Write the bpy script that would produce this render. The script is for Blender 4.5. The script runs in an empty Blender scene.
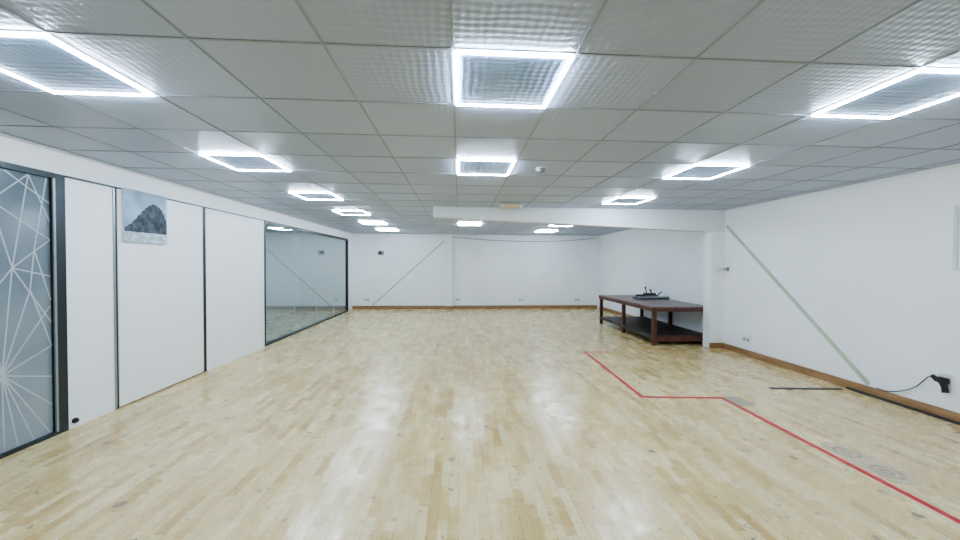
import bpy, bmesh, math, random
from mathutils import Vector, Matrix, Euler
random.seed(4)
S = bpy.context.scene
COL = S.collection
try: S.view_settings.look = 'AgX - Medium High Contrast'
except Exception: pass

# ------------------------------------------------------------------ camera
F = 354.0
CZ = 1.60
ZC = 2.65
cam_d = bpy.data.cameras.new('camera')
cam = bpy.data.objects.new('camera', cam_d); COL.objects.link(cam)
cam_d.sensor_width = 36; cam_d.lens = 36*F/960; cam_d.clip_start = 0.05
psi = math.atan(21/F); theta = math.atan(6/F); roll = 0.004
RM = Matrix.Rotation(-psi, 3, 'Z') @ Matrix.Rotation(math.pi/2-theta, 3, 'X') @ Matrix.Rotation(roll, 3, 'Z')
cam.matrix_world = Matrix.Translation((0, 0, CZ)) @ RM.to_4x4()
S.camera = cam
CP = Vector((0, 0, CZ))
def ray(px, py): return RM @ Vector(((px-480)/F, (270-py)/F, -1))
def on(axis, val, px, py):
    d = ray(px, py); t = (val-CP[axis])/d[axis]
    return CP+d*t
XL, XR, YB, YR = -3.72, 5.08, 12.6, -2.6
def L(px, py): return on(0, XL, px, py)
def R(px, py): return on(0, XR, px, py)
def B(px, py): return on(1, YB, px, py)
def FL(px, py): return on(2, 0.0, px, py)
def CE(px, py): return on(2, ZC, px, py)

# ------------------------------------------------------------------ materials
def N(nt, t, **kw):
    n = nt.nodes.new(t)
    for k, v in kw.items(): setattr(n, k, v)
    return n
def mth(nt, op, a, b=None, c=None):
    n = N(nt, 'ShaderNodeMath', operation=op)
    for i, v in enumerate((a, b, c)):
        if v is None: continue
        if isinstance(v, (int, float)): n.inputs[i].default_value = v
        else: nt.links.new(v, n.inputs[i])
    return n.outputs[0]
def base(name):
    m = bpy.data.materials.new(name); m.use_nodes = True
    return m, m.node_tree, m.node_tree.nodes['Principled BSDF']
def mat(name, col, rough=0.5, metal=0.0, ns=8.0, amt=0.06, bump=0.0, bs=60.0, spec=0.5):
    m, nt, p = base(name)
    tc = N(nt, 'ShaderNodeTexCoord')
    nz = N(nt, 'ShaderNodeTexNoise'); nz.inputs['Scale'].default_value = ns; nz.inputs['Detail'].default_value = 4
    nt.links.new(tc.outputs['Object'], nz.inputs['Vector'])
    r = N(nt, 'ShaderNodeValToRGB')
    r.color_ramp.elements[0].position = 0.3; r.color_ramp.elements[1].position = 0.7
    r.color_ramp.elements[0].color = (*[c*(1-amt) for c in col], 1)
    r.color_ramp.elements[1].color = (*[min(1, c*(1+amt)) for c in col], 1)
    nt.links.new(nz.outputs['Fac'], r.inputs['Fac'])
    nt.links.new(r.outputs['Color'], p.inputs['Base Color'])
    p.inputs['Roughness'].default_value = rough; p.inputs['Metallic'].default_value = metal
    p.inputs['Specular IOR Level'].default_value = spec
    if bump:
        n2 = N(nt, 'ShaderNodeTexNoise'); n2.inputs['Scale'].default_value = bs; n2.inputs['Detail'].default_value = 5
        nt.links.new(tc.outputs['Object'], n2.inputs['Vector'])
        b = N(nt, 'ShaderNodeBump'); b.inputs['Strength'].default_value = bump; b.inputs['Distance'].default_value = 0.01
        nt.links.new(n2.outputs['Fac'], b.inputs['Height']); nt.links.new(b.outputs['Normal'], p.inputs['Normal'])
    return m
def wood(name, c0, c1, axis_scale, rough=0.5, sc=6):
    m, nt, p = base(name)
    tc = N(nt, 'ShaderNodeTexCoord'); mp = N(nt, 'ShaderNodeMapping'); mp.inputs['Scale'].default_value = axis_scale
    nz = N(nt, 'ShaderNodeTexNoise'); nz.inputs['Scale'].default_value = sc; nz.inputs['Detail'].default_value = 6
    nt.links.new(tc.outputs['Object'], mp.inputs['Vector']); nt.links.new(mp.outputs['Vector'], nz.inputs['Vector'])
    r = N(nt, 'ShaderNodeValToRGB'); r.color_ramp.elements[0].position = .35; r.color_ramp.elements[1].position = .65
    r.color_ramp.elements[0].color = (*c0, 1); r.color_ramp.elements[1].color = (*c1, 1)
    nt.links.new(nz.outputs['Fac'], r.inputs['Fac']); nt.links.new(r.outputs['Color'], p.inputs['Base Color'])
    p.inputs['Roughness'].default_value = rough
    return m
def emit(name, col, st):
    m, nt, p = base(name)
    p.inputs['Base Color'].default_value = (*col, 1)
    p.inputs['Emission Color'].default_value = (*col, 1); p.inputs['Emission Strength'].default_value = st
    return m

def floor_mat():
    m, nt, p = base('parquet')
    lk = nt.links.new
    tc = N(nt, 'ShaderNodeTexCoord'); sp = N(nt, 'ShaderNodeSeparateXYZ'); lk(tc.outputs['Object'], sp.inputs[0])
    x, y = sp.outputs[0], sp.outputs[1]
    rx = mth(nt, 'DIVIDE', x, 0.064); row = mth(nt, 'FLOOR', rx)
    w1 = N(nt, 'ShaderNodeTexWhiteNoise', noise_dimensions='1D'); lk(row, w1.inputs['W'])
    v = mth(nt, 'ADD', mth(nt, 'DIVIDE', y, 0.34), mth(nt, 'MULTIPLY', w1.outputs['Value'], 7.3))
    colm = mth(nt, 'FLOOR', v)
    cb = N(nt, 'ShaderNodeCombineXYZ'); lk(row, cb.inputs[0]); lk(colm, cb.inputs[1])
    w2 = N(nt, 'ShaderNodeTexWhiteNoise', noise_dimensions='3D'); lk(cb.outputs[0], w2.inputs['Vector'])
    ramp = N(nt, 'ShaderNodeValToRGB'); cr = ramp.color_ramp
    cr.elements[0].position = 0; cr.elements[0].color = (0.59, 0.39, 0.15, 1)
    cr.elements[1].position = 1; cr.elements[1].color = (0.85, 0.685, 0.38, 1)
    e = cr.elements.new(0.2); e.color = (0.705, 0.505, 0.22, 1)
    e = cr.elements.new(0.6); e.color = (0.78, 0.59, 0.285, 1)
    lk(w2.outputs['Value'], ramp.inputs['Fac'])
    # grain
    mp = N(nt, 'ShaderNodeMapping'); mp.inputs['Scale'].default_value = (70, 5, 1); lk(tc.outputs['Object'], mp.inputs['Vector'])
    nz = N(nt, 'ShaderNodeTexNoise'); nz.inputs['Scale'].default_value = 1.0; nz.inputs['Detail'].default_value = 5; lk(mp.outputs['Vector'], nz.inputs['Vector'])
    g = N(nt, 'ShaderNodeMapRange'); g.inputs['From Min'].default_value = .3; g.inputs['From Max'].default_value = .7
    g.inputs['To Min'].default_value = .86; g.inputs['To Max'].default_value = 1.08; lk(nz.outputs['Fac'], g.inputs['Value'])
    # joints
    fx = mth(nt, 'FRACT', rx); fy = mth(nt, 'FRACT', v)
    jx = mth(nt, 'LESS_THAN', fx, 0.045); jy = mth(nt, 'LESS_THAN', fy, 0.014)
    # wider boards every three strips
    f3 = mth(nt, 'LESS_THAN', mth(nt, 'FRACT', mth(nt, 'DIVIDE', rx, 3.0)), 0.02)
    j = mth(nt, 'SUBTRACT', 1.0, mth(nt, 'MAXIMUM', mth(nt, 'MULTIPLY', mth(nt, 'MAXIMUM', jx, jy), 0.28), mth(nt, 'MULTIPLY', f3, .45)))
    k = mth(nt, 'MULTIPLY', g.outputs[0], j)
    # soft dirt over larger areas
    nd = N(nt, 'ShaderNodeTexNoise'); nd.inputs['Scale'].default_value = 1.1; nd.inputs['Detail'].default_value = 7; nd.inputs['Roughness'].default_value = .65; lk(tc.outputs['Object'], nd.inputs['Vector'])
    dm = N(nt, 'ShaderNodeMapRange'); dm.inputs['From Min'].default_value = .35; dm.inputs['From Max'].default_value = .65; dm.inputs['To Min'].default_value = .90; dm.inputs['To Max'].default_value = 1.03; lk(nd.outputs['Fac'], dm.inputs['Value'])
    k = mth(nt, 'MULTIPLY', k, dm.outputs[0])
    mul = N(nt, 'ShaderNodeVectorMath', operation='SCALE'); lk(ramp.outputs['Color'], mul.inputs[0]); lk(k, mul.inputs['Scale'])
    # scuffs and specks
    n3 = N(nt, 'ShaderNodeTexNoise'); n3.inputs['Scale'].default_value = 18; n3.inputs['Detail'].default_value = 3; lk(tc.outputs['Object'], n3.inputs['Vector'])
    mxv = N(nt, 'ShaderNodeVectorMath', operation='MULTIPLY_ADD'); lk(n3.outputs['Color'], mxv.inputs[0]); mxv.inputs[1].default_value = (.10, .10, .0); lk(tc.outputs['Object'], mxv.inputs[2])
    flat = N(nt, 'ShaderNodeVectorMath', operation='MULTIPLY'); lk(mxv.outputs[0], flat.inputs[0]); flat.inputs[1].default_value = (1, 1, 0)
    col = mul.outputs[0]
    for scl, mxr, pw, dark in ((2.3, .085, 2.0, (.11, .10, .10, 1)), (6.0, .15, 2.3, (.13, .11, .10, 1)), (11.0, .15, 3.0, (.16, .13, .11, 1))):
        vo = N(nt, 'ShaderNodeTexVoronoi'); vo.voronoi_dimensions = '2D'; vo.inputs['Scale'].default_value = scl
        lk(flat.outputs[0], vo.inputs['Vector'])
        sz = N(nt, 'ShaderNodeSeparateColor'); lk(vo.outputs['Color'], sz.inputs[0])
        thr = mth(nt, 'MULTIPLY', mth(nt, 'POWER', sz.outputs[0], pw), mxr)
        sp_ = mth(nt, 'LESS_THAN', vo.outputs['Distance'], thr)
        mx = N(nt, 'ShaderNodeMix', data_type='RGBA'); lk(mth(nt, 'MULTIPLY', sp_, mth(nt, 'MULTIPLY_ADD', mth(nt, 'POWER', sz.outputs[1], 1.3), .7, .12)), mx.inputs['Factor'])
        lk(col, mx.inputs['A']); mx.inputs['B'].default_value = dark; col = mx.outputs['Result']
    lk(col, p.inputs['Base Color'])
    n5 = N(nt, 'ShaderNodeTexNoise'); n5.inputs['Scale'].default_value = 4.5; n5.inputs['Detail'].default_value = 10; n5.inputs['Roughness'].default_value = .75; lk(tc.outputs['Object'], n5.inputs['Vector'])
    rr = N(nt, 'ShaderNodeMapRange'); rr.inputs['From Min'].default_value = .38; rr.inputs['From Max'].default_value = .62; rr.inputs['To Min'].default_value = .14; rr.inputs['To Max'].default_value = .36; lk(n5.outputs['Fac'], rr.inputs['Value'])
    lk(rr.outputs[0], p.inputs['Roughness'])
    p.inputs['Specular IOR Level'].default_value = .75
    return m

GX, GY, PX = -0.035, 1.75, .617
def ceil_mat(name, tint, strength, rough):
    m, nt, p = base(name)
    lk = nt.links.new
    tc = N(nt, 'ShaderNodeTexCoord'); sp = N(nt, 'ShaderNodeSeparateXYZ'); lk(tc.outputs['Object'], sp.inputs[0])
    x = mth(nt, 'SUBTRACT', sp.outputs[0], GX); y = mth(nt, 'SUBTRACT', sp.outputs[1], GY)
    cb = N(nt, 'ShaderNodeCombineXYZ'); lk(mth(nt, 'FLOOR', mth(nt, 'DIVIDE', x, PX)), cb.inputs[0]); lk(mth(nt, 'FLOOR', mth(nt, 'DIVIDE', y, .6)), cb.inputs[1])
    w = N(nt, 'ShaderNodeTexWhiteNoise', noise_dimensions='3D'); lk(cb.outputs[0], w.inputs['Vector'])
    mr = N(nt, 'ShaderNodeMapRange'); mr.inputs['To Min'].default_value = .91; mr.inputs['To Max'].default_value = 1.05; lk(w.outputs['Value'], mr.inputs['Value'])
    sc = N(nt, 'ShaderNodeVectorMath', operation='SCALE'); sc.inputs[0].default_value = tint; lk(mr.outputs[0], sc.inputs['Scale'])
    lk(sc.outputs[0], p.inputs['Base Color'])
    p.inputs['Roughness'].default_value = rough
    nz = N(nt, 'ShaderNodeTexNoise'); nz.inputs['Scale'].default_value = 5; lk(tc.outputs['Object'], nz.inputs['Vector'])
    ns = N(nt, 'ShaderNodeSeparateColor'); lk(nz.outputs['Color'], ns.inputs[0])
    u = mth(nt, 'ADD', mth(nt, 'ADD', x, y), mth(nt, 'MULTIPLY', ns.outputs[0], .06))
    v = mth(nt, 'ADD', mth(nt, 'SUBTRACT', x, y), mth(nt, 'MULTIPLY', ns.outputs[1], .06))
    s1 = mth(nt, 'SINE', mth(nt, 'MULTIPLY', u, 2*math.pi/.085))
    s2 = mth(nt, 'SINE', mth(nt, 'MULTIPLY', v, 2*math.pi/.085))
    h = mth(nt, 'ADD', mth(nt, 'MULTIPLY', s1, s2), mth(nt, 'MULTIPLY', nz.outputs['Fac'], 1.5))
    b = N(nt, 'ShaderNodeBump'); b.inputs['Strength'].default_value = strength; b.inputs['Distance'].default_value = .004
    lk(h, b.inputs['Height']); lk(b.outputs['Normal'], p.inputs['Normal'])
    return m

def glass_mat(name, tint):
    m = bpy.data.materials.new(name); m.use_nodes = True; nt = m.node_tree; nt.nodes.clear(); lk = nt.links.new
    out = N(nt, 'ShaderNodeOutputMaterial'); tr = N(nt, 'ShaderNodeBsdfTransparent'); tr.inputs[0].default_value = (*tint, 1)
    gl = N(nt, 'ShaderNodeBsdfGlossy'); gl.inputs['Roughness'].default_value = .01; gl.inputs['Color'].default_value = (.94, .98, .985, 1)
    lw = N(nt, 'ShaderNodeLayerWeight'); lw.inputs['Blend'].default_value = .5
    f = mth(nt, 'MULTIPLY_ADD', mth(nt, 'POWER', lw.outputs['Facing'], 4.0), 1.2, .16)
    mx = N(nt, 'ShaderNodeMixShader'); lk(mth(nt, 'MINIMUM', f, 1.0), mx.inputs[0])
    lk(tr.outputs[0], mx.inputs[1]); lk(gl.outputs[0], mx.inputs[2]); lk(mx.outputs[0], out.inputs[0])
    return m

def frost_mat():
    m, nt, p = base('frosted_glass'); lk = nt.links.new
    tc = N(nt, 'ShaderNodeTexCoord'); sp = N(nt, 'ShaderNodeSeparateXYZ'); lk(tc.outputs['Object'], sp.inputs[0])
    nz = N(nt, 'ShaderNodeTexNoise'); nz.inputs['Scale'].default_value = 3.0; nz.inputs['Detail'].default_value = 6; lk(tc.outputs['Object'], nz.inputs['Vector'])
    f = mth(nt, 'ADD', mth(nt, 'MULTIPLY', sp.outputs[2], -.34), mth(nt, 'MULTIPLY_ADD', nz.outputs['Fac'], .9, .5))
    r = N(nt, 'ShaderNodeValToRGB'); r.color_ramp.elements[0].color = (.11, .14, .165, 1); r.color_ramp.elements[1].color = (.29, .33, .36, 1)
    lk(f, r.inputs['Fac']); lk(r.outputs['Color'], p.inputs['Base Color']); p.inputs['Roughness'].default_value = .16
    return m

M = dict(
    wall=mat('white_paint', (.87, .87, .88), .6, ns=1.2, amt=.03, bump=.12, bs=25),
    panel=mat('white_panel', (.87, .875, .885), .45, ns=1.0, amt=.02),
    beam=mat('beam_paint', (.74, .75, .76), .6, ns=1.2, amt=.03),
    floor=floor_mat(), ceil=ceil_mat('ceiling_tile', (.385, .445, .585), .22, .36),
    tile=ceil_mat('light_tile', (.24, .34, .50), .45, .65),
    grid=mat('grid_metal', (.28, .31, .36), .5),
    edge=mat('edge_angle', (.62, .63, .64), .5),
    led=emit('led_frame', (.66, .825, 1.0), 208.0),
    dark=mat('dark_aluminium', (.035, .042, .045), .35, .4),
    grey=mat('grey_aluminium', (.32, .34, .35), .35, .6),
    black=mat('black_plastic', (.012, .012, .013), .4),
    plastic=mat('white_plastic', (.70, .70, .70), .35),
    offp=mat('grey_plastic', (.20, .21, .21), .4),
    yellowp=mat('yellowed_plastic', (.64, .56, .35), .4),
    skirt=wood('brown_wood', (.26, .14, .065), (.37, .215, .105), (3, .6, 3), .4),
    frost=frost_mat(),
    etch=mat('etched_lines', (.42, .46, .49), .4),
    glass=glass_mat('window_glass', (.73, .795, .80)),
    carpet=mat('grey_carpet', (.40, .42, .42), .9, ns=60, amt=.1),
    strap=mat('strap_metal', (.38, .40, .37), .5, .1, ns=5, amt=.12),
    cream=mat('cream_strip', (.48, .51, .40), .5, ns=5, amt=.12),
    red=mat('red_tape', (.52, .015, .035), .45, ns=12, amt=.15),
    btape=mat('black_tape', (.04, .042, .045), .5, ns=10, amt=.2),
    patch=mat('worn_grey_patch', (.58, .475, .33), .7, ns=20, amt=.18, spec=.25),
    patch2=mat('faded_print', (.42, .34, .245), .7, ns=25, amt=.3, spec=.25),
    patch3=mat('grey_sticker', (.42, .35, .26), .7, ns=25, amt=.2, spec=.25),
    bench=wood('bench_timber', (.055, .018, .011), (.125, .043, .026), (2, 1, 2), .45),
    btop=wood('bench_top', (.095, .056, .042), (.25, .165, .13), (4, .6, 4), .34),
    bshelf=wood('bench_shelf', (.030, .022, .020), (.065, .048, .043), (4, .6, 4), .5),
    steel=mat('steel', (.42, .43, .44), .3, .8),
    tool=mat('tool_grey', (.10, .105, .11), .4, .3),
    canvas=mat('canvas_edge', (.66, .68, .70), .7),
    sky=mat('print_sky', (.30, .40, .52), .6, ns=4, amt=.4),
    rock=mat('print_rock', (.045, .058, .074), .6, ns=14, amt=.95),
    sea=mat('print_sea', (.44, .51, .57), .6, ns=22, amt=.45),
)
# ------------------------------------------------------------------ helpers
def box(bm, x0, x1, y0, y1, z0, z1, bev=0.0, mi=0):
    x0, x1 = min(x0, x1), max(x0, x1); y0, y1 = min(y0, y1), max(y0, y1); z0, z1 = min(z0, z1), max(z0, z1)
    t = bmesh.new()
    v = [t.verts.new(p) for p in ((x0,y0,z0),(x1,y0,z0),(x1,y1,z0),(x0,y1,z0),(x0,y0,z1),(x1,y0,z1),(x1,y1,z1),(x0,y1,z1))]
    for f in ((3,2,1,0),(4,5,6,7),(0,1,5,4),(1,2,6,5),(2,3,7,6),(3,0,4,7)): t.faces.new([v[i] for i in f])
    if bev: bmesh.ops.bevel(t, geom=t.edges[:], offset=bev, segments=2, affect='EDGES', profile=.5)
    merge(bm, t, mi)
def merge(bm, t, mi=0):
    mp = {}
    for v in t.verts: mp[v] = bm.verts.new(v.co)
    for f in t.faces:
        g = bm.faces.new([mp[v] for v in f.verts]); g.material_index = mi
    t.free()
def prism(bm, pts, off, mi=0):
    """extrude polygon pts (3D) by vector off"""
    off = Vector(off); t = bmesh.new()
    a = [t.verts.new(Vector(p)) for p in pts]; b = [t.verts.new(Vector(p)+off) for p in pts]
    t.faces.new(a[::-1]); t.faces.new(b); n = len(pts)
    for i in range(n): t.faces.new((a[i], a[(i+1) % n], b[(i+1) % n], b[i]))
    bmesh.ops.recalc_face_normals(t, faces=t.faces[:]); merge(bm, t, mi)
def bar(bm, p, q, w, nrm, th, mi=0):
    p, q, nrm = Vector(p), Vector(q), Vector(nrm)
    s = (q-p).normalized().cross(nrm).normalized()*w/2
    prism(bm, [p-s, q-s, q+s, p+s], nrm*th, mi)
def ribbon(bm, pts, w, z0, z1):
    n = len(pts); P = [Vector((p[0], p[1])) for p in pts]; l, r = [], []
    for i in range(n):
        d1 = (P[i]-P[i-1]).normalized() if i else (P[1]-P[0]).normalized()
        d2 = (P[i+1]-P[i]).normalized() if i < n-1 else d1
        n1 = Vector((-d1.y, d1.x)); n2 = Vector((-d2.y, d2.x)); m = (n1+n2).normalized(); k = w/2/max(.3, m.dot(n1))
        l.append(P[i]+m*k); r.append(P[i]-m*k)
    for i in range(n-1):
        prism(bm, [(*l[i], z0), (*l[i+1], z0), (*r[i+1], z0), (*r[i], z0)], (0, 0, z1-z0))
def tube(bm, pts, r, seg=8):
    P = [Vector(p) for p in pts]; rings = []
    for i, p in enumerate(P):
        d = (P[min(i+1, len(P)-1)]-P[max(i-1, 0)]).normalized()
        u = d.cross(Vector((0, 0, 1)));  u = u.normalized() if u.length > 1e-4 else Vector((1, 0, 0)); v = d.cross(u)
        rings.append([bm.verts.new(p+(u*math.cos(a)+v*math.sin(a))*r) for a in [2*math.pi*k/seg for k in range(seg)]])
    for a, b in zip(rings, rings[1:]):
        for k in range(seg): bm.faces.new((a[k], a[(k+1) % seg], b[(k+1) % seg], b[k])).smooth = True
    bm.faces.new(rings[0][::-1]); bm.faces.new(rings[-1])
def spline(pts, n=8):
    P = [Vector(p) for p in pts]; out = []
    for i in range(len(P)-1):
        a, b, c, d = P[max(i-1, 0)], P[i], P[i+1], P[min(i+2, len(P)-1)]
        for k in range(n):
            t = k/n
            out.append(.5*((2*b)+(c-a)*t+(2*a-5*b+4*c-d)*t*t+(3*b-a-3*c+d)*t**3))
    return out+[P[-1]]
def lathe(bm, prof, seg=32):
    rings = []
    for r, h in prof:
        rings.append([bm.verts.new((r*math.cos(2*math.pi*k/seg), r*math.sin(2*math.pi*k/seg), h)) for k in range(seg)])
    for a, b in zip(rings, rings[1:]):
        for k in range(seg): bm.faces.new((a[k], a[(k+1) % seg], b[(k+1) % seg], b[k]))
    bm.faces.new(rings[0][::-1]); bm.faces.new(rings[-1])
    bmesh.ops.recalc_face_normals(bm, faces=bm.faces[:])
def obj(name, bm, m, parent=None, smooth=False):
    me = bpy.data.meshes.new(name); bm.to_mesh(me); bm.free()
    for mm in (m if isinstance(m, (list, tuple)) else [m]): me.materials.append(mm)
    if smooth:
        for p in me.polygons: p.use_smooth = True
    o = bpy.data.objects.new(name, me); COL.objects.link(o)
    if parent: o.parent = parent
    return o
def nb(): return bmesh.new()
def boxobj(name, m, parent, *a, bev=0.0):
    bm = nb(); box(bm, *a, bev=bev); return obj(name, bm, m, parent)
def thing(name, label, cat, loc, group=None, rot=(0,0,0)):
    o = bpy.data.objects.new(name, None); o.empty_display_size = .1; COL.objects.link(o)
    o.location = loc; o.rotation_euler = rot
    o['label'] = label; o['category'] = cat
    if group: o['group'] = group
    return o
def tag(o, label, cat, group=None):
    o['label'] = label; o['category'] = cat
    if group: o['group'] = group
    return o
def struct(o): o['kind'] = 'structure'; return o
def dup(root, loc, label):
    r = root.copy(); COL.objects.link(r); r.location = loc; r['label'] = label
    for ch in list(root.children):
        c = ch.copy(); COL.objects.link(c); c.parent = r
        for g in list(ch.children):
            d = g.copy(); COL.objects.link(d); d.parent = c
    return r

# ------------------------------------------------------------------ room shell
struct(boxobj('floor', M['floor'], None, XL-.12, XR+.15, YR-.15, YB+.15, -.1, 0))
ceiling = struct(boxobj('ceiling', M['ceil'], None, XL-.12, XR+.15, YR-.15, YB+.15, ZC, ZC+.1))
bm = nb()
gx = [GX+PX*i for i in range(-8, 10) if XL < GX+PX*i < XR]
gy = [GY+.6*i for i in range(-8, 20) if YR < GY+.6*i < YB]
g = .0065
for x in gx: box(bm, x-g, x+g, YR, YB, ZC-.004, ZC+.002)
for y in gy:
    xs = [XL]+gx+[XR]
    for a, b in zip(xs, xs[1:]): box(bm, a+g+.0001, b-g-.0001, y-g, y+g, ZC-.004, ZC+.002)
obj('grid_bars', bm, M['grid'], ceiling)

struct(boxobj('wall_back', M['wall'], None, XL-.12, XR+.15, YB, YB+.15, 0, ZC))
struct(boxobj('wall_right', M['wall'], None, XR, XR+.15, YR-.15, YB, 0, ZC))
struct(boxobj('wall_rear', M['wall'], None, XL-.12, XR, YR-.15, YR, 0, ZC))

# left wall : header, solid pieces, panels
yD0 = 2.15
y53, y68 = L(55.5, 300).y, L(66, 300).y
y112, y118 = L(114, 300).y, L(117.5, 300).y
y203, y206 = L(202.5, 300).y, L(206, 300).y
y262, y347 = L(264, 290).y, L(348, 290).y
ZH = 2.42
bm = nb()
box(bm, XL-.12, XL, YR, YB, ZH, ZC)
box(bm, XL-.12, XL, YR, yD0, 0, ZH)
box(bm, XL-.12, XL, y347, YB, 0, ZH)
wl = struct(obj('wall_left', bm, M['wall']))
boxobj('wall_panel', M['panel'], wl, XL-.12, XL-.004, y68, y112, 0, ZH-.016)
boxobj('wall_panel', M['panel'], wl, XL-.12, XL+.012, y118, y203, .015, ZH-.016, bev=.003)
boxobj('wall_panel', M['panel'], wl, XL-.12, XL+.005, y206, y262, .0, ZH-.016)
boxobj('edge_strip', M['grey'], wl, XL-.12, XL+.004, y112, y118-.018, 0, ZH-.016)
boxobj('edge_gap', M['black'], wl, XL-.12, XL+.002, y118-.018, y118, 0, ZH-.016)
boxobj('edge_strip', M['black'], wl, XL-.12, XL+.003, y203, y206, 0, ZH-.016)
boxobj('top_rail', M['dark'], wl, XL-.12, XL+.014, y68, y262, ZH-.016, ZH)
boxobj('ceiling_angle', M['edge'], wl, XL, XL+.02, YR, YB, ZC-.025, ZC-.004)

# frosted glass door
door = struct(thing('door_1', 'frosted glass door etched with white star lines in a dark frame', 'door', (0, 0, 0)))
del door['category']
bm = nb()
box(bm, XL-.08, XL+.01, y53, y68, 0, ZH, bev=.004)
box(bm, XL-.08, XL+.01, yD0, yD0+.06, 0, ZH, bev=.004)
box(bm, XL-.08, XL+.01, yD0+.06, y53, ZH-.05, ZH)
box(bm, XL-.08, XL+.01, yD0+.06, y53, 0, .03)
obj('door_frame', bm, M['dark'], door)
boxobj('frame_bead', M['grey'], door, XL+.0, XL+.014, y53-.018, y53, .03, ZH-.05)
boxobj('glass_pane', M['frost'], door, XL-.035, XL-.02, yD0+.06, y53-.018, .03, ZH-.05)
bm = nb()
def clampL(a):
    q = on(0, XL-.02, *a); return Vector((XL-.02, min(max(q.y, yD0+.062), y53-.02), min(max(q.z, .035), ZH-.055)))
lines = [((2,376),(53,404)),((2,376),(53,376)),((2,376),(53,345)),((2,376),(50,306)),((2,376),(30,290)),((2,376),(12,268)),((2,376),(50,432)),((2,376),(34,444)),((2,376),(18,448)),((2,376),(4,450)),
         ((2,376),(-14,300)),((2,376),(-14,420)),((2,376),(-14,350)),
         ((12,268),(52,322)),((12,268),(53,276)),((12,268),(53,240)),((28,172),(12,268)),((28,172),(53,222)),((-10,200),(28,172)),((-10,200),(12,268)),((12,268),(-14,300)),((-10,200),(53,240)),
         ((4,170),(53,204)),((46,176),(34,250)),((34,250),(53,300)),((34,250),(30,290)),((30,290),(53,345))]
for i, (a, b) in enumerate(lines):
    p, q = clampL(a), clampL(b)
    if (q-p).length > .03: bar(bm, p+Vector((.0002*i/len(lines), 0, 0)), q+Vector((.0002*i/len(lines), 0, 0)), .0115, (1, 0, 0), .001)
obj('etched_pattern', bm, M['etch'], door)

# glazed partition
win = struct(thing('window_1', 'floor to ceiling glazed partition with slim dark frame', 'window', (0, 0, 0)))
del win['category']
ZW = 2.40
bm = nb(); fw = .035
box(bm, XL-.08, XL+.012, y262, y262+fw+.01, 0, ZW); box(bm, XL-.08, XL+.012, y347-fw, y347, 0, ZW)
box(bm, XL-.08, XL+.012, y262+fw+.01, y347-fw, ZW-.04, ZW+.02); box(bm, XL-.08, XL+.012, y262+fw+.01, y347-fw, 0, .035)
obj('window_frame', bm, M['dark'], win)
a, b = y262+fw+.01, y347-fw; npn = 4; st = (b-a)/npn
for i in range(npn):
    boxobj('glass_pane', M['glass'], win, XL-.03, XL-.03+.001, a+i*st+.005, a+(i+1)*st-.005, .035, ZW-.04)
for i in range(1, npn):
    boxobj('glazing_joint', M['edge'], win, XL-.034, XL-.024, a+i*st-.0048, a+i*st+.0048, .035, ZW-.04)
# room beyond the glass
XB = XL-1.7
bm = nb()
box(bm, XB-.1, XB, y262-1.2, YB, 0, 2.6)
box(bm, XB, XL-.12, y262-1.2, y262-1.1, 0, 2.6)
box(bm, XB, XL-.12, YB-.1, YB, 0, 2.6)
box(bm, XB, XL-.12, y262-1.1, YB-.1, 2.5, 2.6)
struct(obj('wall_beyond', bm, M['wall']))
struct(boxobj('floor', M['carpet'], None, XB-.1, XL-.1201, y262-1.2, YB, -.1, 0))

# beam and pier
YP, DP = 6.50, .20
bl = on(1, YP, 433, 216.8).z; blt = on(1, YP, 433, 211).x
br = on(1, YP, 712, 231.8).z; xp = on(1, YP, 710.5, 300).x
bm = nb()
prism(bm, [(blt, YP, ZC-.0), (blt, YP, bl), (xp, YP, br), (XR, YP, br), (XR, YP, ZC-.0)], (0, DP, 0))
struct(obj('trim_1', bm, M['beam']))
struct(boxobj('trim_2', M['wall'], None, xp, XR, YP, YP+DP, 0, br))
# pilasters on the back wall
p0, p1 = B(445, 290).x, B(452.5, 290).x
struct(boxobj('trim_3', M['wall'], None, p0, p1, YB-.12, YB, 0, ZC-.004))
p2 = B(597, 290).x
struct(boxobj('trim_4', M['wall'], None, p2, XR, YB-.12, YB, 0, ZC-.004))
# baseboards
bm = nb(); hb = .12
box(bm, XL, p0, YB-.018, YB, 0, hb); box(bm, p0-.018, p1+.018, YB-.138, YB-.12, 0, hb); box(bm, p1, p2, YB-.018, YB, 0, hb)
struct(obj('baseboard_back', bm, M['skirt']))
bm = nb(); hb = .105
box(bm, XR-.02, XR, YR, YP-.02, 0, hb); box(bm, xp-.018, XR, YP-.018, YP, 0, hb); box(bm, XR-.02, XR, YP+DP, YB-.12, 0, hb)
struct(obj('baseboard_right', bm, M['skirt']))
yk = R(850, 390).y
struct(boxobj('trim_5', M['btape'], None, XR-.06, XR-.021, YR, yk, 0, .018))

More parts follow.
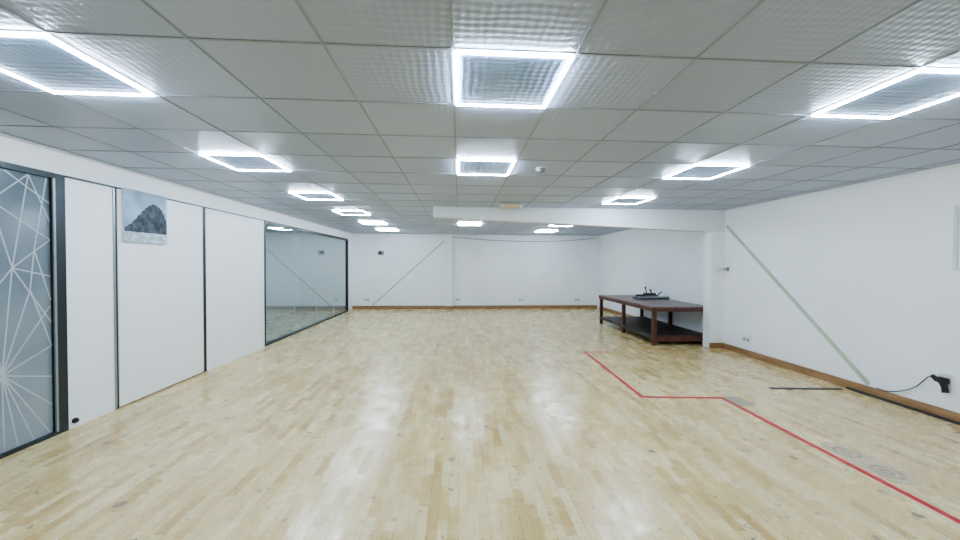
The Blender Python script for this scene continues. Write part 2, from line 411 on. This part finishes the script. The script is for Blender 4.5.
# ------------------------------------------------------------------ ceiling lights
def light(x, y, label):
    t = thing('ceiling_light', label, 'ceiling light', (x+PX/2, y+.3, ZC-.004), 'square frame ceiling lights')
    bm = nb(); o, i, h = .293, .2815, .010
    box(bm, -o, o, -o, -i, -h, -.001); box(bm, -o, o, i, o, -h, -.001)
    box(bm, -o, -i, -i, i, -h, -.001); box(bm, i, o, -i, i, -h, -.001)
    obj('led_frame', bm, M['led'], t)
    boxobj('centre_panel', M['tile'], t, -i, i, -i, i, -.003, -.001)
    return t
spots = [
 (-4, 0, 'large square LED frame light overhead, cut by the left edge of the photo'),
 (-4, 1, 'square LED frame light above the framed rock picture, second in the left row'),
 (-4, 2, 'square LED frame light in the left row, just before the glazed partition'),
 (-4, 3, 'square LED frame light above the glazed partition, fourth from the front in the left row'),
 (-4, 4, 'small-looking square LED frame light, second from the back wall in the left row'),
 (-4, 5, 'square LED frame light nearest the back wall in the left row'),
 (0, 0, 'largest square LED frame light, at top centre of the photo'),
 (0, 1, 'square LED frame light beside the round smoke detector, second in the middle row'),
 (0, 4, 'small far square LED frame light of the middle row, behind the beam end'),
 (4, 0, 'large square LED frame light overhead, cut by the right edge of the photo'),
 (4, 1, 'square LED frame light of the right row, second from the front'),
 (4, 2, 'square LED frame light of the right row just in front of the white beam'),
 (4, 4, 'square LED frame light beyond the beam on the right, nearer of two'),
 (4, 5, 'square LED frame light beyond the beam on the right, nearest the back wall')]
l0 = None
for x, k, lab in spots:
    y = GY+1.8*k; x = GX+PX*x
    if l0 is None: l0 = light(x, y, lab)
    else: dup(l0, (x+PX/2, y+.3, ZC-.004), lab)

# smoke detector, emergency light
c = CE(541, 168)
t = thing('smoke_detector', 'round white smoke detector on the ceiling beside a square light', 'smoke detector', (c.x, c.y, ZC))
bm = nb(); lathe(bm, [(.055, -.012), (.055, 0)]); obj('mount', bm, M['plastic'], t)
bm = nb(); lathe(bm, [(.012, -.05), (.03, -.048), (.045, -.034), (.05, -.012)]); obj('sensor_head', bm, M['offp'], t)
c = CE(511, 204)
t = thing('emergency_light', 'slim rectangular emergency light with yellowish lens on the ceiling before the beam', 'emergency light', (c.x, c.y, ZC-.004))
boxobj('housing', M['plastic'], t, -.19, .19, -.075, .075, -.06, 0, bev=.006)
boxobj('lens', M['yellowp'], t, -.15, .15, -.085, .06, -.072, -.0601, bev=.004)
boxobj('lens_front', M['yellowp'], t, -.14, .14, -.084, -.0751, -.06, -.006, bev=.002)

# ------------------------------------------------------------------ left wall things
py0, py1 = L(120, 215).y, L(163, 215).y
pz1 = L(120, 187.5).z; pz0 = L(120, 241.5).z
xw = XL+.013
t = thing('canvas_picture', 'square canvas print of a dark coastal rock on the white wall panel', 'picture', (xw, (py0+py1)/2, (pz0+pz1)/2))
hw, hh = (py1-py0)/2, (pz1-pz0)/2
boxobj('canvas', M['canvas'], t, 0, .03, -hw, hw, -hh, hh, bev=.003)
bm = nb()
def P(u, v, d): return (.0302+d, -hw+2*hw*u, -hh+2*hh*v)
def poly(pts, mi, d): bm.faces.new([bm.verts.new(P(u, v, d)) for u, v in pts]).material_index = mi
poly([(0, .2), (1, .2), (1, 1), (0, 1)], 0, 0)
poly([(0, 0), (1, 0), (1, .22), (0, .22)], 2, .0004)
poly([(.0, .2), (1, .2), (1, .42), (.98, .50), (.95, .53), (.93, .62), (.90, .64), (.88, .70), (.84, .715), (.81, .76), (.77, .75), (.73, .79), (.69, .78), (.65, .80), (.60, .755), (.57, .765), (.52, .71), (.48, .70), (.44, .64), (.39, .62), (.35, .55), (.30, .53), (.25, .45), (.20, .42), (.15, .35), (.10, .33), (.05, .29), (0, .27)], 1, .0008)
bmesh.ops.recalc_face_normals(bm, faces=bm.faces[:])
for f in bm.faces:
    if f.normal.x < 0: f.normal_flip()
obj('print', bm, [M['sky'], M['rock'], M['sea']], t)

q = L(75, 423)
t = thing('door_stop', 'small black door stop at the foot of the wall panel by the frosted door', 'door stop', (XL-.0035, q.y, .065), None, (0, math.pi/2, 0))
bm = nb(); lathe(bm, [(.026, 0), (.026, .008)], 20); obj('wall_plate', bm, M['black'], t)
bm = nb(); lathe(bm, [(.022, .0081), (.022, .020), (.018, .027), (.008, .030)], 20); obj('rubber_tip', bm, M['black'], t)

# ------------------------------------------------------------------ back wall things
def strap(name, label, p, q, n, m, w, zend):
    p, q = Vector(p), Vector(q); q = p+(q-p)*((p.z-zend)/(p.z-q.z))
    bm = nb(); bar(bm, p, q, w, n, .006)
    o = obj(name, bm, m); tag(o, label, 'brace strip', 'diagonal brace strips'); return o
p, q = B(445, 241), B(374, 304); strap('brace_strip', 'thin grey diagonal strip across the back wall left of the pilaster', (p.x-.03, YB-.001, p.z), (q.x, YB-.001, q.z), (0, -1, 0), M['strap'], .036, .137)
p, q = R(727, 226), R(876, 392); strap('brace_strip', 'long pale greenish diagonal strip across the right wall', (XR-.001, p.y, p.z), (XR-.001, q.y, q.z), (-1, 0, 0), M['cream'], .055, .127)
pts = [B(px, py) for px, py in ((453, 237), (480, 239.5), (510, 241), (540, 241.5), (570, 240.5), (596.5, 238))]
pts = [(v.x, YB-.012, v.z) for v in pts]
bm = nb(); tube(bm, spline(pts), .010)
tag(obj('wall_cable', bm, M['offp']), 'thin dark cable sagging along the top of the back wall', 'cable')

def socket(label, loc, rz, k=1.0):
    t = thing('wall_socket', label, 'socket', loc, 'white wall sockets', (0, 0, rz))   # local: faces -Y
    boxobj('plate', M['plastic'], t, -.073*k, .073*k, -.02, 0, -.043*k, .043*k, bev=.003)
    for s in (-1, 1):
        boxobj('outlet', M['offp'], t, s*.037*k-.02*k, s*.037*k+.02*k, -.0208, -.0201, -.026*k, .010*k)
        boxobj('switch', M['plastic'], t, s*.012*k-.006, s*.012*k+.006, -.024, -.0201, .018*k, .034*k, bev=.001)
    return t
for px, lab in ((367, 'white socket low on the back wall at its left corner'), (458, 'white socket low on the back wall just right of the pilaster'),
                (521, 'white socket low in the middle of the right half of the back wall'), (577, 'white socket low on the back wall near the right corner')):
    c = B(px, 299.5); socket(lab, (c.x, YB-.0005, c.z), 0, 1.2)
c = R(747, 339); socket('white double socket low on the right wall near the pier', (XR-.0005, c.y, c.z), -math.pi/2)
c = B(381, 253)
t = thing('control_box', 'small grey control box high on the left of the back wall', 'control box', (c.x, YB-.0005, c.z))
boxobj('case', M['offp'], t, -.10, .10, -.035, 0, -.07, .07, bev=.006)
boxobj('display', M['black'], t, -.07, .03, -.037, -.0351, -.03, .045)
boxobj('button', M['plastic'], t, .05, .08, -.039, -.0351, -.01, .02)

# ------------------------------------------------------------------ right wall things
c = R(727, 269)
t = thing('wall_sensor', 'small pale sensor arm on the right wall beside the pier', 'sensor', (XR-.0005, YP-.10, c.z), None, (0, 0, -math.pi/2))
boxobj('bracket', M['offp'], t, -.025, .025, -.02, 0, -.04, .04, bev=.003)
boxobj('arm', M['offp'], t, -.016, .016, -.13, -.0201, -.014, .014, bev=.004)
boxobj('case', M['plastic'], t, -.035, .035, -.22, -.1301, -.04, .03, bev=.008)
y955 = R(955.5, 240).y
zb1, zb0 = R(956, 205).z, R(956, 270).z
t = thing('wall_board', 'white board with pale frame on the right wall, cut by the photo edge', 'board', (XR-.0005, y955-.6, (zb0+zb1)/2))
h = (zb1-zb0)/2
boxobj('panel', M['panel'], t, -.014, 0, -.57, .57, -h+.03, h-.03)
bm = nb(); box(bm, -.025, 0, -.6, .6, h-.03, h, bev=.003); box(bm, -.025, 0, -.6, .6, -h, -h+.03, bev=.003); box(bm, -.025, 0, -.6, -.57, -h+.03, h-.03); box(bm, -.025, 0, .57, .6, -h+.03, h-.03)
obj('frame', bm, M['canvas'], t)

# power adapter hanging on wall and its cable
c = R(946, 381)
t = thing('power_adapter', 'black plug adapter on the right wall at the photo edge', 'plug', (XR-.001, c.y, c.z))
boxobj('backplate', M['plastic'], t, -.012, 0, -.045, .045, -.045, .075, bev=.003)
boxobj('plug_body', M['black'], t, -.06, -.0121, -.045, .04, -.025, .04, bev=.012)
bm = nb(); prism(bm, [(-.05, .03, .02), (-.05, .08, .045), (-.05, .09, .02), (-.05, .05, -.02)], (.03, 0, 0)); obj('plug_wing', bm, M['black'], t)
bm = nb(); prism(bm, [(-.055, -.03, -.02), (-.055, .02, -.02), (-.055, .0, -.07), (-.055, -.005, -.12), (-.055, -.045, -.11)], (.03, 0, 0)); obj('handle', bm, M['black'], t)
def RP(px, py, off): 
    q = on(0, XR-off, px, py); return (XR-off, q.y, q.z)
pts = [(XR-.04, c.y+.08, c.z+.02), RP(928, 377, .04), RP(915, 387, .03), RP(900, 391, .03), RP(886, 391, .03), RP(877, 388, .03)]
bm = nb(); tube(bm, spline(pts), .005)
tag(obj('power_cable', bm, M['black'], None), 'thin black cable trailing along the right wall from the plug', 'cable')

# ------------------------------------------------------------------ floor markings
pts = [FL(609, 352), FL(585, 352), FL(642, 397), FL(722, 398), FL(960, 522)]
d = (pts[4]-pts[3]).normalized(); pts[4] = pts[4]+d*.8
bm = nb(); ribbon(bm, pts, .05, 0.0005, .0015)
tag(obj('floor_tape', bm, M['red']), 'red marking tape stepping across the wooden floor', 'tape')
bm = nb(); ribbon(bm, [FL(770, 388.5), FL(842, 389)], .06, .0005, .004)
tag(obj('floor_strip', bm, M['btape']), 'short dark strip taped across the floor toward the right wall', 'tape')
def rrect(c, hx, hy, r, n=8):
    out = []
    for sx, sy, a0 in ((1, 1, 0), (-1, 1, 90), (-1, -1, 180), (1, -1, 270)):
        for k in range(n+1):
            a = math.radians(a0+90*k/n); out.append((c[0]+sx*(hx-r)+r*math.cos(a), c[1]+sy*(hy-r)+r*math.sin(a), .0005))
    return out
q = [FL(822, 442), FL(852, 443), FL(914, 483), FL(884, 486)]
cx = sum(v.x for v in q)/4; cy = sum(v.y for v in q)/4
hx = (abs(q[1].x-q[0].x)+abs(q[2].x-q[3].x))/4; hy = (q[0].y+q[1].y-q[2].y-q[3].y)/4
t = thing('floor_patch', 'large worn grey oblong patch on the floor beside the red tape', 'floor patch', (cx, cy, 0), 'grey floor patches')
bm = nb(); prism(bm, rrect((0, 0), hx, hy, hx*.85), (0, 0, .001)); obj('sticker', bm, M['patch'], t)
for (oy, rr, ri) in ((-hy*.5, hx*.74, .75), (-hy*.5, hx*.36, .4), (hy*.45, hx*.70, .75), (hy*.45, hx*.32, .4)):
    bm = nb(); n = 28
    def cp(r, a, z): return bm.verts.new((r*math.cos(a), oy+r*math.sin(a), z))
    A = [[cp(r, 2*math.pi*k/n, z) for k in range(n)] for r, z in ((rr, .0015), (rr, .002), (rr*ri, .002), (rr*ri, .0015))]
    for i in range(3):
        for k in range(n): bm.faces.new((A[i][k], A[i][(k+1) % n], A[i+1][(k+1) % n], A[i+1][k]))
    bmesh.ops.recalc_face_normals(bm, faces=bm.faces[:])
    obj('faded_ring', bm, M['patch2'], t)
c = FL(738, 401)
t = thing('floor_patch', 'small worn grey patch just inside the corner of the red tape', 'floor patch', (c.x, c.y, 0), 'grey floor patches')
bm = nb(); prism(bm, rrect((0, 0), .11, .14, .05), (0, 0, .001)); obj('sticker', bm, M['patch3'], t)

# ------------------------------------------------------------------ workbench
f0 = FL(653, 346.5); r0 = FL(601, 323)
bx0 = (f0.x+r0.x)/2-.03; by0 = max(f0.y-.05, YP+DP+.02); by1 = r0.y
bx1 = XR-.03
W, D = bx1-bx0, by1-by0
t = thing('workbench', 'dark brown timber workbench with lower shelf against the right wall', 'workbench', ((bx0+bx1)/2, (by0+by1)/2, 0))
w, d = W/2, D/2; HT = .77
boxobj('tabletop', M['btop'], t, -w, w, -d, d, HT-.026, HT, bev=.004)
lw = .07
for sx in (-1, 1):
    for sy in (-1, 0, 1):
        xx = sx*(w-.02-lw/2); yy = sy*(d-.02-lw/2)
        boxobj('leg', M['bench'], t, xx-lw/2, xx+lw/2, yy-lw/2, yy+lw/2, 0, HT-.0265, bev=.004)
for sx in (-1, 1):
    xx = sx*(w-.008)
    boxobj('side_rail', M['bench'], t, xx-.012, xx+.012*(0 if sx > 0 else 1)+.0, -d+.02, d-.02, HT-.095, HT-.0265)
for sy in (-1, 1):
    yy = sy*(d-.008)
    boxobj('end_rail', M['bench'], t, -w+.03, w-.03, yy-.012, yy+.011, HT-.095, HT-.0265)
zs = .19
boxobj('lower_shelf', M['bshelf'], t, -w+.021, w-.021, -d+lw+.021, d-lw-.021, zs-.07, zs)
boxobj('shelf_edge', M['bench'], t, -w+.02+lw+.001, w-.02-lw-.001, -d+.02, -d+.045, zs-.11, zs+.005)
# bench machine
c = on(2, HT, 651, 299)
t = thing('bench_cutter', 'low dark and grey bench cutting machine with small upright levers on the workbench', 'cutter', (c.x+.05, c.y+.1, HT+.001), None, (0, 0, math.radians(8)))
boxobj('base_board', M['tool'], t, -.36, .34, -.20, .20, 0, .035, bev=.004)
boxobj('ruler_bar', M['steel'], t, -.46, .40, -.185, -.12, .0355, .065, bev=.003)
boxobj('machine_body', M['black'], t, -.12, .16, .0, .15, .0355, .13, bev=.018)
boxobj('clamp_block', M['tool'], t, -.14, .14, -.09, -.001, .0355, .09, bev=.008)
bm = nb(); tube(bm, spline([(.22, .05, .036), (.225, .03, .09), (.25, -.02, .14), (.28, -.05, .17)], 5), .013, 10); obj('side_handle', bm, M['black'], t)
for (lx, ly, lz) in ((-.09, .07, .29), (.07, .09, .22)):
    bm = nb(); tube(bm, [(lx+.02, ly, .1305), (lx-.01, ly, lz-.03)], .012, 10); tube(bm, [(lx-.008, ly, lz-.045), (lx-.015, ly, lz)], .021, 10); obj('lever', bm, M['black'], t)
boxobj('side_block', M['black'], t, -.32, -.20, .0, .14, .0355, .10, bev=.01)

# ------------------------------------------------------------------ unseen fill lamps added behind the camera and in the next room
def area(x, y, z, sx, sy, e, rot=(0, 0, 0)):
    ld = bpy.data.lights.new('fill_lamp', 'AREA'); ld.shape = 'RECTANGLE'; ld.size = sx; ld.size_y = sy; ld.energy = e; ld.color = (.75, .87, 1.0)
    o = bpy.data.objects.new('fill_lamp', ld); COL.objects.link(o); o.location = (x, y, z); o.rotation_euler = rot
for x in (-2.1, .3, 2.7): area(x, -.9, ZC-.04, .55, .55, 22)
for k in range(2): area(XL-.35, y262+1.2+2.4*k, 2.48, .3, 1.8, 14)
wd = bpy.data.worlds.new('world'); S.world = wd; wd.use_nodes = True
wd.node_tree.nodes['Background'].inputs[0].default_value = (.8, .9, 1, 1); wd.node_tree.nodes['Background'].inputs[1].default_value = .15
